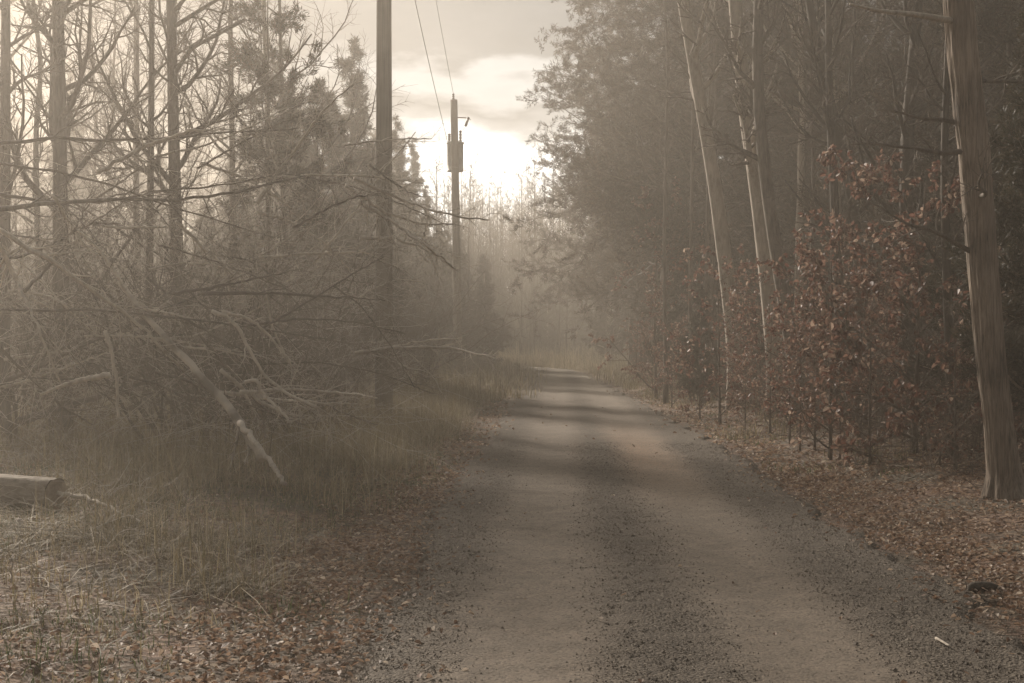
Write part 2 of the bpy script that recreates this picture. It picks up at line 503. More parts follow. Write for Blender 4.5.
# grass and weeds
def tuft(G, cx, cy, k, h, spread, w=0.006, lean=0.5, rg=rng):
    """k curved blades at each centre"""
    m = len(cx)
    x = np.repeat(cx, k) + rg.normal(0, spread, m * k); y = np.repeat(cy, k) + rg.normal(0, spread, m * k)
    n = m * k
    H = np.repeat(h, k) * rg.uniform(0.4, 1.2, n)
    yaw = rg.uniform(0, 2 * PI, n); ln = np.abs(rg.normal(0, lean, n))
    dirx, diry = np.cos(yaw), np.sin(yaw)
    p = []
    for t in (0, 0.4, 0.75, 1.0):
        off = ln * H * t ** 1.8
        p.append(np.stack([x + dirx * off, y + diry * off, surf(x, y) - 0.01 + H * t * (1 - 0.45 * np.clip(ln, 0, 1.6) * t)], 1))
    p = np.stack(p, 1)
    s = np.stack([-diry, dirx, np.zeros(n)], 1)[:, None, :]
    ww = (w * rg.uniform(0.6, 1.4, n))[:, None, None] * np.array([1, 0.9, 0.6, 0.12])[None, :, None]
    V = np.stack([p - s * ww, p + s * ww], 2).reshape(n, 8, 3)
    b = np.arange(n)[:, None, None] * 8 + np.array([[0, 1, 3, 2], [2, 3, 5, 4], [4, 5, 7, 6]])
    G.add(V.reshape(-1, 3), f4=b.reshape(-1, 4))


def scatter(n, y0, y1, side, a, b, seed, thr=0.0, pw=1.0):
    y = y0 + (y1 - y0) * rng.random(n) ** pw
    l, r = redge(y)
    o = rng.uniform(a, b, n)
    x = l - o if side < 0 else r + o
    k = vnoise(x * 0.7, y * 0.7, seed) > thr
    return x[k], y[k]


def hfac(x, y):
    return (0.42 - 0.18 * sstep(9.2, 7.5, y) - 0.2 * ((x < -3.6) & (y > 9.6) & (y < 12.3))) + 0.58 * sstep(11.8, 15, y + 0.9 * vnoise(x * 1.3, y * 1.3, 55))


G = Geo()
x, y = scatter(3600, 6.0, 40, -1, 0.8, 8.5, 31, -0.4, 0.85); tuft(G, x, y, 24, rng.uniform(0.25, 0.7, len(x)) * hfac(x, y), 0.18, 0.0032, 1.3)
x, y = scatter(1100, 10, 40, -1, 0.6, 3.6, 32, -0.2); tuft(G, x, y, 26, rng.uniform(0.25, 0.7, len(x)) * hfac(x, y), 0.2, 0.0032, 1.3)
x, y = scatter(500, 17, 60, 1, 0.4, 3, 33, 0.0); tuft(G, x, y, 18, rng.uniform(0.12, 0.35, len(x)), 0.12, 0.006, 0.8)
for cx, cy, n_ in ((W(165, 9.6), 9.6, 5), (W(215, 9.0), 9.0, 4), (W(120, 10.2), 10.2, 4), (W(240, 10.6), 10.6, 4), (W(60, 10.4), 10.4, 3)):
    tuft(G, cx + rng.normal(0, 0.15, n_), cy + rng.normal(0, 0.15, n_), 90, rng.uniform(0.3, 0.5, n_), 0.16, 0.0025, 1.6)
x, y = scatter(900, 38, 97, -1, -0.1, 5, 38, -0.5); tuft(G, x, y, 22, rng.uniform(0.15, 0.95, len(x)), 0.45, 0.010, 0.7)
x, y = scatter(700, 48, 97, 1, 0.15, 5, 39, -0.4); tuft(G, x, y, 20, rng.uniform(0.25, 0.8, len(x)), 0.3, 0.010, 0.6)
x = rng.uniform(-9, 9, 1400); y = rng.uniform(83, 108, 1400); l_, r_ = redge(y); k_ = (x < l_ - 0.3) | (x > r_ + 0.1)
tuft(G, x[k_], y[k_], 22, rng.uniform(0.4, 1.5, k_.sum()), 0.4, 0.014, 0.5)
gr = link('dry_grass', G.mesh('dry_grass', M_GRASS)); tag(gr, 'tangled tan dry grass on the verges', 'dry grass', kind='stuff')
G = Geo()
x, y = scatter(900, 5.5, 20, -1, 0.3, 5, 34, -0.1); tuft(G, x, y, 26, rng.uniform(0.05, 0.15, len(x)), 0.14, 0.003, 1.0)
x, y = scatter(300, 16, 50, 1, 0.2, 2, 35, 0.1); tuft(G, x, y, 20, rng.uniform(0.05, 0.12, len(x)), 0.12, 0.006, 0.6)
gg = link('green_grass', G.mesh('green_grass', M_GREEN)); tag(gg, 'short green grass patches low in the verges', 'grass', kind='stuff')
G = Geo()
x, y = scatter(900, 11, 45, -1, 1.5, 9, 36, -0.3); tuft(G, x, y, 5, rng.uniform(0.5, 1.3, len(x)) * hfac(x, y), 0.25, 0.003, 0.8)
x, y = scatter(500, 18, 60, 1, 2, 7, 37, -0.2); tuft(G, x, y, 7, rng.uniform(0.6, 1.5, len(x)), 0.16, 0.004, 0.16)
wd = link('dead_weeds', G.mesh('dead_weeds', M_WEED)); tag(wd, 'upright dead weed stalks in front of the trees', 'weeds', kind='stuff')


def canes(n, y0, y1, side, a, b, z1, L0, L1, seed, name, label, mat, r0=0.003):
    rg = np.random.default_rng(seed)
    y = rg.uniform(y0, y1, n); l, r = redge(y); o = rg.uniform(a, b, n) * (0.5 + y / 25)
    x = l - o if side < 0 else r + o
    p = np.stack([x, y, surf(x, y) + z1 * rg.random(n) ** 1.7], 1)
    d = norm(np.stack([rg.normal(0, 1, n), rg.normal(0, 0.6, n), rg.normal(0.25, 0.5, n)], 1)); L = rg.uniform(L0, L1, n)[:, None]
    P = [p]
    for j in range(7):
        P.append(P[-1] + d * L / 7); d = norm(d + 0.16 * rg.normal(size=d.shape) + np.array([0, 0, -0.06]))
    P = np.stack(P, 1); P[..., 2] = np.maximum(P[..., 2], 0.03)
    R = (r0 * rg.uniform(0.6, 2.2, n))[:, None] * np.linspace(1, 0.4, 8)
    G = Geo(); tubes(G, P, R, 3, False)
    P2, R2 = children(P, R, 3, 0.2, 1, 0.45, 0.8, 0, 5, 0.15, 0.7, 0.5, 0.3, rg); tubes(G, P2, R2, 3, False)
    tag(link(name, G.mesh(name, mat)), label, 'undergrowth', kind='stuff')


canes(450, 8.0, 12, -1, 2.2, 7.5, 0.12, 0.25, 0.8, 43, 'bramble', 'thin dead twigs lying in the near left grass', M_DEAD)
canes(3000, 15.5, 42, -1, 1.5, 8, 3.2, 0.6, 2.4, 41, 'bramble', 'tangle of thin pale canes and twigs under the left hand trees', M_DEAD)
canes(2300, 14, 45, 1, 1.0, 4.5, 0.9, 0.5, 1.8, 42, 'brush', 'low twiggy brush along the foot of the right hand trees', M_TWIG)

# ------------------------------------------------------------------ tree kinds (mesh pairs)
def bare_meshes(name, H, r, lean=(0, 0), seed=1, barkm=None, limb0=0.35, k1=16, k2=10, k3=9, path=None, R=None, sp=0.34, upb=0.10, n=18, twigm=None, ang=0.95):
    rg = np.random.default_rng(seed)
    P = trunk_path(H, lean, 0.025, n, rg) if path is None else np.asarray(path, float)[None]
    R = trunk_r(r, P.shape[1], 0.12) if R is None else np.asarray(R, float)[None]
    g1 = Geo(); tubes(g1, P, R, 10)
    P1, R1 = children(P, R, k1, limb0, 0.98, sp, ang, upb, 9, 0.13, 0.5, 0.25, 0.55, rg, r * 0.42)
    tubes(g1, P1, R1, 6)
    P2, R2 = children(P1, R1, k2, 0.15, 1.0, 0.42, 0.8, 0.05, 6, 0.16, 0.55, 0.3, 0.5, rg)
    g2 = Geo(); tubes(g2, P2, R2, 4, False)
    P3_, R3 = children(P2, R2, k3, 0.15, 1.0, 0.5, 0.75, 0.04, 4, 0.18, 0.6, 0.5, 0.4, rg)
    tubes(g2, P3_, R3, 3, False)
    return g1.mesh(name + '_trunk', barkm or M_BARK), g2.mesh(name + '_crown', twigm or M_TWIG)


def pine_meshes(name, H, r, seed, crown0=0.3, rad=0.24, M=60000, bl=0.13, bw=0.016, k1=46, k2=11, mat=None, barkm=None, lean=(0, 0), droop=-0.02, path=None, conical=0.72, ang=1.35, wob=0.09, dead=6):
    rg = np.random.default_rng(seed)
    P = trunk_path(H, lean, 0.015, 16, rg) if path is None else np.asarray(path, float)[None]
    R = trunk_r(r, P.shape[1], 0.1)
    g1 = Geo(); tubes(g1, P, R, 10)
    P1, R1 = children(P, R, k1, crown0, 0.99, rad, ang, droop, 8, wob, 0.35, 0.2, conical, rg, 0.05)
    tubes(g1, P1, R1, 5)
    if dead:
        Pd, Rd = children(P, R, dead, 0.12, crown0 + 0.1, rad * 0.7, 1.4, -0.02, 7, 0.1, 0.3, 0.2, 0.1, rg, 0.025)
        tubes(g1, Pd, Rd, 5)
    P2, R2 = children(P1, R1, k2, 0.1, 1.0, 0.42, 0.9, 0.03, 5, 0.1, 0.5, 0.3, 0.55, rg, flat=0.6)
    g2 = Geo(); tubes(g2, P2, R2, 3, False)
    P3_, R3 = children(P2, R2, 4, 0.1, 1.0, 0.6, 0.85, 0.03, 4, 0.12, 0.6, 0.4, 0.4, rg, flat=0.4)
    blades(g2, P3_, M, bl, bw, 0.42, 0.0, 0.12, 0.03, rg)
    return g1.mesh(name + '_trunk', barkm or M_BARK), g2.mesh(name + '_crown', mat or M_PINE)


def leafy_meshes(name, H, r, seed, M, leaf=0.10, k1=16, k2=7, k3=5, limb0=0.15, sp=0.45, lean=(0, 0), mat=None, barkm=None, ang=0.9, cut=0.5):
    rg = np.random.default_rng(seed)
    P = trunk_path(H, lean, 0.03, 14, rg); R = trunk_r(r, 14, 0.15)
    g1 = Geo(); tubes(g1, P, R, 8)
    P1, R1 = children(P, R, k1, limb0, 0.98, sp, ang, 0.03, 8, 0.12, 0.5, 0.2, 0.5, rg, r * 0.5); tubes(g1, P1, R1, 5)
    P2, R2 = children(P1, R1, k2, 0.15, 1, 0.45, 0.8, 0.0, 5, 0.14, 0.5, 0.3, 0.4, rg); tubes(g1, P2, R2, 3, False)
    P3_, R3 = children(P2, R2, k3, 0.2, 1, 0.5, 0.8, 0.0, 4, 0.15, 0.6, 0.5, 0.3, rg); tubes(g1, P3_, R3, 3, False)
    ok = np.flatnonzero(vnoise(P3_[:, 0, 0] * 1.6 + seed, P3_[:, 0, 2] * 1.6 + P3_[:, 0, 1], 9) > -cut)
    idx = ok[rg.integers(0, len(ok), M)]
    pos, T = lerp_path(P3_[idx], rg.uniform(0.2, 1, (M, 1))); pos = pos[:, 0]; T = T[:, 0]
    d = norm(T * 0.5 + 0.6 * rg.normal(size=(M, 3)) + np.array([0, 0, -0.55]))
    L = leaf * rg.uniform(0.55, 1.25, M)
    g2 = Geo(); leaves(g2, pos, d, rg.normal(size=(M, 3)) + np.array([0, 0, 0.4]), L, L * rg.uniform(0.45, 0.7, M), 0.25, rg)
    return g1.mesh(name + '_trunk', barkm or M_TWIG), g2.mesh(name + '_crown', mat or M_RED, False)


BBC = {}


def BB(ms):
    k = ms[0].name
    if k not in BBC:
        z = 0
        for m_ in ms:
            a_ = np.empty(len(m_.vertices) * 3, np.float32); m_.vertices.foreach_get('co', a_); z = max(z, float(a_[2::3].max()))
        BBC[k] = [(0, 0, z)]
    return BBC[k]


def plant(kind, meshes, x, y, label, cat, group=None, rz=None, s=1.0, names=('trunk', 'crown'), tilt=None):
    z = float(surf(np.array(x), np.array(y))) - 0.03
    hh = BB(meshes)[0][2]
    s = min(s, 15.2 / hh)
    t = thing(kind, label, cat, (x, y, z), group, rng.uniform(0, 2 * PI) if rz is None else rz, s)
    if tilt: t.rotation_euler = (tilt[0], tilt[1], t.rotation_euler[2])
    link(names[0], meshes[0], t); link(names[1], meshes[1], t)
    return t


def img_path(pts, n=18):
    """[(px,py,Y)] -> smooth path of n points in 3D, relative base"""
    A = np.array([P3(*p) for p in pts]); d = np.r_[0, np.cumsum(np.linalg.norm(np.diff(A, axis=0), axis=1))]
    t = np.linspace(0, d[-1], n)
    S = np.stack([np.interp(t, d, A[:, k]) for k in range(3)], 1)
    for _ in range(2): S[1:-1] = (S[:-2] + 2 * S[1:-1] + S[2:]) / 4
    return S


RMIN[0] = 0.013
FARB = [bare_meshes('far%d' % k, H, r, lean, 150 + k, M_DARK, 0.2, 16, 7, 5, sp=0.28, ang=0.6, upb=0.14) for k, (H, r, lean) in enumerate([(15, 0.12, (0.02, 0)), (13, 0.1, (-0.03, 0)), (16, 0.14, (0, 0.02)), (14, 0.09, (0.04, 0))])]
RMIN[0] = 0.005
BARE = [bare_meshes('bare%d' % k, H, r, lean, 100 + k, bm, l0, k1) for k, (H, r, lean, bm, l0, k1) in enumerate([
    (17, 0.15, (0.02, 0), M_BARK, 0.35, 18), (15, 0.11, (-0.05, 0.02), M_BARK, 0.3, 16), (18, 0.17, (0.0, 0.03), M_PALE, 0.4, 16),
    (13, 0.08, (0.07, 0), M_BARK, 0.25, 16), (16, 0.12, (0.03, -0.03), M_DARK, 0.3, 20)])]
SLIM = [bare_meshes('slim%d' % k, H, r, lean, 200 + k, M_BARK, 0.3, 12, 6, 4, sp=0.25, ang=0.6, upb=0.14) for k, (H, r, lean) in enumerate([
    (13, 0.06, (0.02, 0)), (11, 0.05, (-0.04, 0.02)), (14, 0.07, (0.0, 0.03)), (9, 0.04, (0.06, 0))])]
RMIN[0] = 0.003
PINE = [pine_meshes('pine%d' % k, H, r, 300 + k, c0, rad, 110000, 0.16, 0.018, 64, 12) for k, (H, r, c0, rad) in enumerate([
    (18, 0.2, 0.14, 0.27), (16, 0.17, 0.12, 0.29), (17, 0.18, 0.2, 0.25)])]
OVER = pine_meshes('over_pine', 15.5, 0.2, 333, 0.24, 0.37, 170000, 0.16, 0.018, 60, 12, conical=0.42, ang=1.3)
CEDAR = [pine_meshes('cedar%d' % k, H, r, 400 + k, 0.06, rad, 90000, 0.15, 0.018, 70, 11, M_CEDF, M_CEDAR, ang=1.0, droop=0.03, conical=0.9, dead=0) for k, (H, r, rad) in enumerate([
    (9, 0.12, 0.25), (7, 0.1, 0.28), (10.5, 0.13, 0.22)])]
SHRUB = []
for k in range(5):
    rg = np.random.default_rng(500 + k)
    m = 13
    base = np.stack([rg.normal(0, 0.16, m), rg.normal(0, 0.16, m), np.zeros(m)], 1)
    d = norm(np.stack([rg.normal(0, 0.4, m), rg.normal(0, 0.4, m), np.ones(m)], 1)); L = rg.uniform(1.2, 3.0, m)
    P = [base]
    for j in range(7):
        P.append(P[-1] + d * (L / 7)[:, None]); d = norm(d + 0.13 * rg.normal(size=d.shape))
    P = np.stack(P, 1); R = rg.uniform(0.006, 0.016, m)[:, None] * np.linspace(1, 0.3, 8)
    g1 = Geo(); tubes(g1, P, R, 4, False)
    P2, R2 = children(P, R, 7, 0.2, 1, 0.4, 0.8, 0.02, 5, 0.16, 0.6, 0.4, 0.4, rg); tubes(g1, P2, R2, 3, False)
    P3_, R3 = children(P2, R2, 5, 0.2, 1, 0.5, 0.8, 0.0, 4, 0.18, 0.7, 0.5, 0.3, rg); tubes(g1, P3_, R3, 3, False)
    SHRUB.append(g1.mesh('shrub%d' % k, M_TWIG))
SAPL = [leafy_meshes('sapling%d' % k, H, r, 600 + k, M, 0.085, limb0=0.04, sp=0.55, cut=0.15) for k, (H, r, M) in enumerate([(5.0, 0.045, 2300), (3.2, 0.03, 1000), (1.8, 0.018, 500)])]


def row(meshset, kind, pts, label, cat, group, s0=0.85, s1=1.15):
    for (px, Y) in pts:
        x = W(px, Y)
        plant(kind, meshset[rng.integers(len(meshset))], x, Y, label, cat, group, s=rng.uniform(s0, s1))


# ---- right side: individual trees
# big fluted cedar by the road
pth = img_path([(1008, 512, 13.6), (1001, 440, 13.6), (990, 350, 13.6), (982, 250, 13.6), (974, 150, 13.6), (963, 60, 13.6), (958, 0, 13.6), (950, -120, 13.7), (942, -260, 13.9)], 150)
base = pth[0].copy(); base[2] = float(surf(base[0], base[1])) - 0.05; pth[0] = base
rr = np.interp(np.linspace(0, 1, 150), [0, 0.05, 0.12, 0.5, 1], [0.26, 0.155, 0.132, 0.142, 0.11])
rg = np.random.default_rng(5)
ph = rg.uniform(0, 6.28, 4)


def flute(a, n):
    z = np.linspace(0, 1, n)[:, None]
    c, d = np.cos(a)[None], np.sin(a)[None]
    return (1 + 0.045 * np.sin(3 * a + ph[0] + 2.2 * z) + 0.08 * vnoise(c * 3.1 + 9 + z * 1.5, d * 3.1 + z * 4, 61) + 0.07 * vnoise(c * 8 + 20, d * 8 + z * 12, 62) + 0.05 * vnoise(c * 17 + 40, d * 17 + z * 45, 63))[None]


g1 = Geo(); tubes(g1, (pth - base)[None], rr[None], 110, True, flute)
t = thing('cedar_tree', 'large pale cedar trunk with fluted shredding bark nearest the road on the right', 'tree', tuple(base))
link('trunk', g1.mesh('cedar_trunk', M_CEDAR), t)
Pm = (pth - base)[None]; Rm = rr[None]
g1 = Geo()
PB, RB = children(Pm, Rm, 12, 0.32, 1.0, 0.22, 1.35, 0.0, 9, 0.12, 0.2, 0.2, 0.3, rg, 0.03)
for k in range(len(PB)):
    g1 = Geo(); P1, R1 = PB[k:k + 1], RB[k:k + 1]; tubes(g1, P1, R1, 6)
    P2, R2 = children(P1, R1, 6, 0.2, 1, 0.4, 0.9, 0, 6, 0.15, 0.5, 0.3, 0.3, rg); tubes(g1, P2, R2, 4, False)
    P3_, R3 = children(P2, R2, 5, 0.2, 1, 0.5, 0.9, 0, 4, 0.15, 0.5, 0.3, 0.3, rg); tubes(g1, P3_, R3, 3, False)
    link('branch', g1.mesh('cedar_branch', M_BARK), t)
for (pts, r0) in (([(958, 22, 13.6), (915, 14, 13.2), (880, 12, 12.8), (850, 4, 12.5)], 0.035),):
    p = img_path(pts, 10)
    gb = Geo(); tubes(gb, (p - base)[None], np.linspace(r0, r0 * 0.3, 10)[None], 7)
    link('branch_stub', gb.mesh('branch_stub', M_DEAD), t)
g2 = Geo()
P1, R1 = children(Pm, Rm, 14, 0.75, 1.0, 0.3, 1.2, 0.0, 8, 0.1, 0.25, 0.2, 0.2, rg, 0.04); tubes(g2, P1, R1, 5)
P2, R2 = children(P1, R1, 12, 0.2, 1, 0.4, 0.9, 0, 5, 0.12, 0.5, 0.3, 0.4, rg)
blades(g2, P2, 24000, 0.08, 0.012, 0.8, 0.1, 0.1, 0.03, rg)
link('crown', g2.mesh('cedar_top', M_CEDF), t)


def img_tree(kind, label, pts, r, seed, barkm, k1=10, limb0=0.5, tip=0.45, crown='bare', **kw):
    p = img_path(pts, 22); b = p[0].copy(); b[2] = float(surf(b[0], b[1])) - 0.05; p[0] = b
    R = r * np.linspace(1, tip, 22); R[0] *= 1.5; R[1] *= 1.15
    ms = bare_meshes(kind, 0, r, seed=seed, barkm=barkm, limb0=limb0, k1=k1, path=p - b, R=R, k2=10, k3=8, **kw)
    t = thing(kind, label, 'tree', tuple(b)); link('trunk', ms[0], t); link('crown', ms[1], t)
    return t


img_tree('bare_tree', 'pale leaning trunk left of the paired trunks, rising over the dark low cedar', [(738, 408, 31), (735, 340, 31), (726, 270, 31), (716, 190, 31), (702, 110, 31), (686, 20, 31), (672, -60, 31), (650, -200, 31)], 0.19, 21, M_PALE, 12, 0.45, sp=0.22)
img_tree('bare_tree', 'thick pale trunk tilting left, left one of the close pair behind russet leaves', [(780, 416, 28), (776, 350, 28), (768, 270, 28), (757, 180, 28), (744, 100, 28), (735, 0, 28), (722, -150, 28)], 0.22, 22, M_PALE, 12, 0.4, sp=0.22)
img_tree('bare_tree', 'slender brown leaning trunk, right one of the close pair behind russet leaves', [(806, 420, 27), (797, 380, 27), (788, 320, 27), (776, 250, 27), (764, 170, 27), (757, 80, 27), (760, -60, 27), (765, -180, 27)], 0.155, 23, M_BARK, 12, 0.4, sp=0.25)
img_tree('bare_tree', 'straight dark forking trunk against the bright gap, left of the large cedar trunk', [(905, 430, 22), (906, 300, 22), (906, 200, 22), (908, 120, 22), (915, 40, 22), (925, -80, 22)], 0.14, 24, M_DARK, 16, 0.35, sp=0.3)
img_tree('bare_tree', 'dark trunk with upswept limbs in the middle of the right hand wood', [(860, 430, 25), (862, 300, 25), (855, 210, 25), (835, 120, 25), (815, 40, 25), (800, -60, 25)], 0.13, 25, M_DARK, 18, 0.3, sp=0.3)
img_tree('bare_tree', 'slim dark trunk just left of the large cedar trunk', [(952, 470, 18), (950, 360, 18), (946, 260, 18), (944, 150, 18), (948, 50, 18), (950, -60, 18)], 0.07, 26, M_DARK, 12, 0.3, sp=0.25)
for pts, lab in (([(700, 372), (706, 300)], 0), ([(692, 366), (690, 290)], 0), ([(715, 382), (712, 305)], 0), ([(666, 376), (664, 250)], 0), ([(820, 420), (826, 200)], 0), ([(838, 420), (832, 150)], 0)):
    Y = 36
    img_tree('bare_tree', 'thin straight grey stem standing among the larger trunks on the right', [(pts[0][0], pts[0][1] + 22, Y), (pts[1][0], pts[1][1], Y), (pts[1][0] + 4, 60, Y), (pts[1][0] - 3, -60, Y)], 0.055, 40 + pts[0][0] % 17, M_BARK, 8, 0.4)['group'] = 'thin stems among the right hand trunks'

# conifers on the right
pl = [(643, 52, 3, 'tall feathery pine whose branches overhang the far road on the right', 1.0), (664, 44, 3, 'dense pine standing nearest behind the pale leaning trunk', 1.0),
      (632, 64, 3, 'tall pine farthest down the right side, its boughs nearest the bright sky', 1.05), (700, 50, 0, None, 1.0), (640, 80, 1, None, 1.0), (648, 58, 3, None, 1.0), (712, 40, 3, None, 1.0), (735, 46, 2, None, 1.0),
      (602, 92, 0, None, 0.9), (780, 42, 1, None, 1.0), (830, 38, 2, None, 0.95), (880, 34, 0, None, 0.9), (940, 30, 1, None, 0.85), (1010, 27, 2, None, 0.9), (1080, 24, 0, None, 0.8)]
PINE.append(OVER)
for px, Y, k, lab, s in pl:
    plant('pine_tree', PINE[k], W(px, Y), Y, lab or 'dark pine standing back in the right hand wood', 'tree', None if lab else 'dark pines in the right hand wood', s=s)
for px, Y, k, lab, s in [(700, 33, 1, 'low dark bushy cedar at the foot of the pale leaning trunk', 0.42), (1040, 15.5, 0, 'dark green cedar growing at the right edge behind the large trunk', 0.62), (975, 19, 2, 'dark cedar crowded behind the large pale trunk', 0.5),
                         (1120, 19, 2, 'dark cedar at the far right edge of the wood', 0.8)]:
    plant('cedar_tree', CEDAR[k], W(px, Y), Y, lab, 'tree', s=s)
row(CEDAR, 'cedar_tree', [(645, 60), (610, 75), (620, 98), (760, 38), (860, 30), (935, 25), (680, 42), (1075, 27)], 'dark cedar filling the shade under the right hand pines', 'tree', 'dark cedars under the right hand pines', 0.5, 0.9)

# russet saplings
big = [leafy_meshes('oak%d' % k, H, r, 650 + k, M, 0.095, 20, 8, 5, 0.06, 0.55, lean, cut=0.1) for k, (H, r, M, lean) in enumerate([(4.2, 0.05, 2300, (0.1, 0)), (4.5, 0.05, 1900, (-0.05, 0)), (3.7, 0.04, 1500, (0.02, 0))])]
for px, Y, ms, lab, s in [(862, 20, big[0], 'big russet leaved oak sapling between the paired trunks and the large cedar', 0.9), (915, 18.5, big[1], 'russet leaved oak sapling just left of the large cedar trunk', 0.8),
                          (830, 23, big[2], 'russet leaved oak sapling in front of the paired pale trunks', 0.9), (656, 39, SAPL[0], 'slender russet leaved sapling at the road edge beyond the low dark cedar', 1.1),
                          (672, 34, SAPL[1], 'short russet sapling close beside the low dark cedar', 0.6), (770, 24, SAPL[1], 'low russet oak shoot at the foot of the thick pale trunk', 0.7),
                          (955, 16, SAPL[2], 'knee high russet oak shoot by the foot of the large cedar', 1.0), (870, 17, SAPL[2], 'low russet oak shoot under the big russet sapling', 1.1)]:
    plant('oak_sapling', ms, W(px, Y), Y, lab, 'sapling', s=s)
row(SAPL[1:], 'oak_sapling', [(745, 25), (790, 21.5), (815, 20), (840, 18.5), (925, 19), (890, 21), (980, 17.5), (800, 26), (850, 24), (655, 44), (652, 42), (663, 40), (668, 38), (640, 50), (830, 18.5), (940, 16.8), (800, 20.2), (1000, 18), (910, 23), (870, 26), (1030, 17), (700, 29), (720, 27), (760, 29)], 'low russet leaved shoot in the undergrowth along the right verge', 'sapling', 'russet shoots along the right verge', 0.5, 1.0)

# background bare trees right
pts = []
r2 = np.random.default_rng(77)
while len(pts) < 34:
    Y = r2.uniform(24, 95); px = r2.uniform(640, 1080)
    if W(px, Y) < 4.6 + (Y > 50) * 0.5: continue
    pts.append((px, Y))
row(BARE + SLIM[:2], 'bare_tree', pts, 'bare grey tree deep in the right hand wood', 'tree', 'bare trees deep in the right hand wood')

# ---- left side: individual trees
img_tree('bare_tree', 'straight grey trunk at the extreme left edge', [(2, 440, 19), (4, 300, 19), (5, 150, 19), (6, 0, 19), (4, -150, 19)], 0.10, 61, M_BARK, 12, 0.35)
img_tree('bare_tree', 'stout straight grey trunk second from the left edge', [(62, 430, 20), (61, 300, 20), (60, 150, 20), (58, 0, 20), (56, -150, 20)], 0.135, 62, M_BARK, 16, 0.35)
img_tree('bare_tree', 'thin straight trunk just left of the trunk with the long raised limb', [(148, 425, 22), (149, 300, 22), (151, 150, 22), (152, 0, 22), (153, -150, 22)], 0.07, 63, M_BARK, 10, 0.4)
tt = img_tree('bare_tree', 'stout trunk with one long limb reaching up to the right', [(180, 430, 22), (178, 300, 22), (174, 150, 22), (171, 0, 22), (168, -150, 22)], 0.125, 64, M_BARK, 14, 0.35)
p = img_path([(176, 72, 22), (190, 48, 21.8), (215, 36, 21.6), (245, 20, 21.4)], 12); gb = Geo()
tubes(gb, (p - np.array(tt.location))[None], np.linspace(0.04, 0.022, 12)[None], 7)
q = img_path([(200, 43, 21.7), (205, 30, 21.6), (196, 13, 21.5)], 8); tubes(gb, (q - np.array(tt.location))[None], np.linspace(0.02, 0.012, 8)[None], 6)
link('limb', gb.mesh('limb', M_BARK), tt)
img_tree('bare_tree', 'crooked thin trunk between the edge trunk and the stout second trunk', [(40, 410, 26), (38, 250, 26), (35, 120, 26), (44, 60, 26), (33, 20, 26), (30, -80, 26)], 0.07, 65, M_DARK, 14, 0.3)
img_tree('bare_tree', 'grey trunk in the tangle left of the utility pole', [(234, 400, 30), (233, 250, 30), (232, 120, 30), (230, 40, 30), (232, -60, 30)], 0.09, 66, M_BARK, 12, 0.45)
img_tree('bare_tree', 'pale trunk under the hanging evergreen sprays', [(270, 400, 29), (268, 250, 29), (268, 140, 29), (266, 60, 29), (262, -40, 29)], 0.09, 67, M_PALE, 8, 0.5)
# conifers on the left
lv = pine_meshes('open_pine', 8.0, 0.09, 71, 0.45, 0.26, 26000, 0.12, 0.018, 26, 8)
plant('pine_tree', lv, W(268, 26), 26, 'open evergreen with drooping sprays high above the left tangle', 'tree', s=1.0)
for px, Y, k, lab, s in [(352, 44, 0, 'dense pointed evergreen directly behind the near utility pole', 1.22), (322, 40, 1, 'bushy evergreen left of the near utility pole', 1.3), (398, 56, 2, 'dark evergreen between the two utility poles', 1.0),
                         (285, 42, 2, 'evergreen in the gap left of the bushy one', 1.0), (425, 68, 0, 'low dark evergreen right behind the far utility pole', 0.8), (484, 80, 1, 'small dark evergreen just right of the far utility pole', 0.95)]:
    plant('cedar_tree', CEDAR[k], W(px, Y), Y, lab, 'tree', s=s)
row(CEDAR, 'cedar_tree', [(240, 40), (205, 48), (110, 60), (230, 58), (300, 60), (350, 66), (380, 80), (440, 92), (60, 60)], 'dark evergreen in the hazy wood on the left', 'tree', 'dark evergreens in the left hand wood', 0.6, 0.95)
pts = []
while len(pts) < 40:
    Y = r2.uniform(26, 95); px = r2.uniform(-60, 455)
    if W(px, Y) > -5.2 or (px > 300 and Y < 45): continue
    pts.append((px, Y))
row(BARE + SLIM, 'bare_tree', [p for p in pts if p[0] < 300], 'bare grey tree deep in the hazy left hand wood', 'tree', 'bare trees deep in the left hand wood', 0.8, 1.05)
row(SLIM, 'bare_tree', [p for p in pts if p[0] >= 300], 'slim bare tree beyond the poles on the left', 'tree', 'slim bare trees beyond the poles', 0.5, 0.7)

def back(n, meshset, kind, p0, p1, Y0, Y1, lab, grp, s0, s1, mar):
    out = []
    while len(out) < n:
        Y = r2.uniform(Y0, Y1); px = r2.uniform(p0, p1); x = W(px, Y); l, r = redge(Y)
        if l - mar < x < r + mar: continue
        out.append((px, Y))
    row(meshset, kind, out, lab, 'tree', grp, s0, s1)


